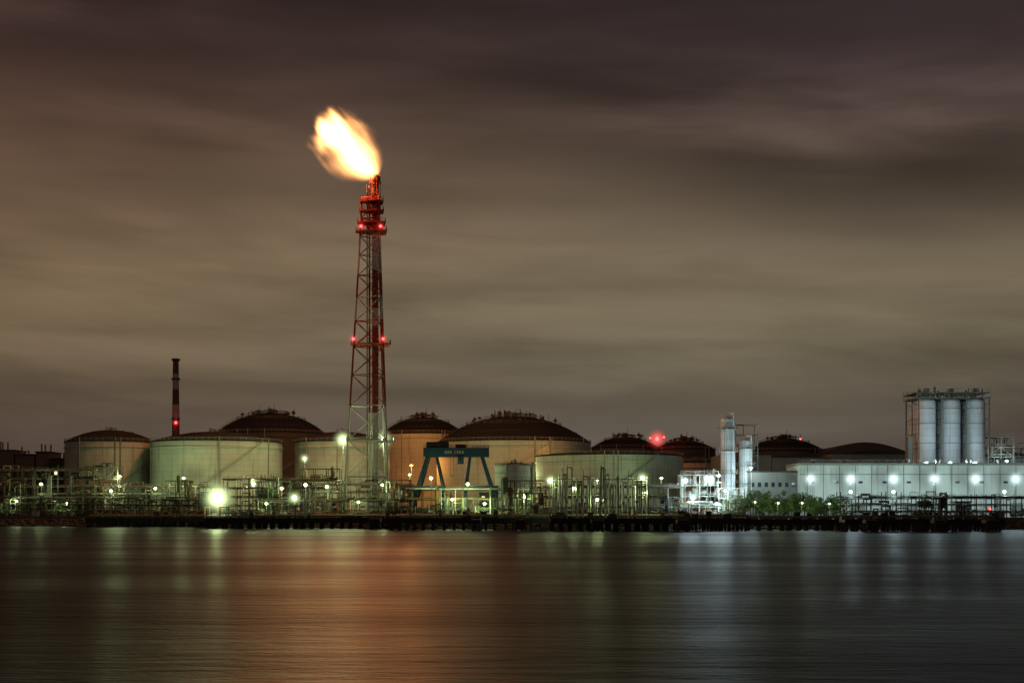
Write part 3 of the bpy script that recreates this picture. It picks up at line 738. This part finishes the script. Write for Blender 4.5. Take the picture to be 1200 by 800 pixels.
cr=rp.color_ramp; cr.elements[0].position=els[0][0]; cr.elements[0].color=els[0][1]+(1,); cr.elements[1].position=els[-1][0]; cr.elements[1].color=els[-1][1]+(1,)
for p_,c_ in els[1:-1]: e=cr.elements.new(p_); e.color=c_+(1,)
base=rp.outputs[0]
vs=nm(nt,'ADD',v,nm(nt,'MULTIPLY',u,.03))
n1=noise(nt,comb(nt,nm(nt,'MULTIPLY',u,2.6),nm(nt,'MULTIPLY',vs,13.0),9.3),1.0,4,.5,.3)
n2=noise(nt,comb(nt,nm(nt,'MULTIPLY',u,4.5),nm(nt,'MULTIPLY',vs,34.0),5.2),1.0,5,.55,.35)
f1=smooth(nt,n1,.34,.66,.68,1.14); f2=smooth(nt,n2,.3,.7,.86,1.09)
fac=nm(nt,'MULTIPLY',f1,f2)
def bank(u0,v0,su,sv,slope,amt,f):
    du=nm(nt,'DIVIDE',nm(nt,'SUBTRACT',u,u0),su)
    dv=nm(nt,'DIVIDE',nm(nt,'ADD',nm(nt,'SUBTRACT',v,v0),nm(nt,'MULTIPLY',nm(nt,'SUBTRACT',u,u0),slope)),sv)
    dv=nm(nt,'ADD',dv,nm(nt,'MULTIPLY',nm(nt,'SUBTRACT',n1,.5),2.2))
    dv=nm(nt,'ADD',dv,nm(nt,'MULTIPLY',nm(nt,'SUBTRACT',n2,.5),1.4))
    g=nm(nt,'EXPONENT',nm(nt,'MULTIPLY',nm(nt,'ADD',nm(nt,'MULTIPLY',du,du),nm(nt,'MULTIPLY',dv,dv)),-1.0))
    return nm(nt,'MULTIPLY',f,nm(nt,'SUBTRACT',1.0,nm(nt,'MULTIPLY',g,amt)))
fac=bank(.24,.228,.24,.036,.10,.60,fac)
fac=bank(.02,.285,.12,.02,.02,.22,fac)
fac=bank(-.25,.315,.16,.032,-.05,.35,fac)
fac=bank(-.1,.085,.25,.010,.04,.24,fac)
fac=bank(-.22,.245,.07,.008,.03,.28,fac)
fac=bank(.12,.155,.16,.008,.04,.14,fac)
c=mixc(nt,1.0,base,comb(nt,fac,fac,fac),'MULTIPLY')
warm=smooth(nt,u,.12,-.38)
c=mixc(nt,nm(nt,'MULTIPLY',warm,.5),c,mixc(nt,1.0,c,(1.25,.92,.78),'MULTIPLY'))
cool=nm(nt,'MULTIPLY',smooth(nt,u,-.05,.3),smooth(nt,v,.12,.26))
c=mixc(nt,cool,c,mixc(nt,1.0,c,(.94,.96,1.08),'MULTIPLY'))
nt.links.new(c,bg.inputs[0]); bg.inputs[1].default_value=1.0

cam=bpy.data.cameras.new('camera'); co=bpy.data.objects.new('camera',cam); scene.collection.objects.link(co)
co.location=(0,0,H); co.rotation_euler=(math.radians(90),0,0); cam.lens=50; cam.sensor_width=36
cam.shift_y=(HY-400)/1200.0; cam.clip_end=20000; cam.clip_start=.5; scene.camera=co
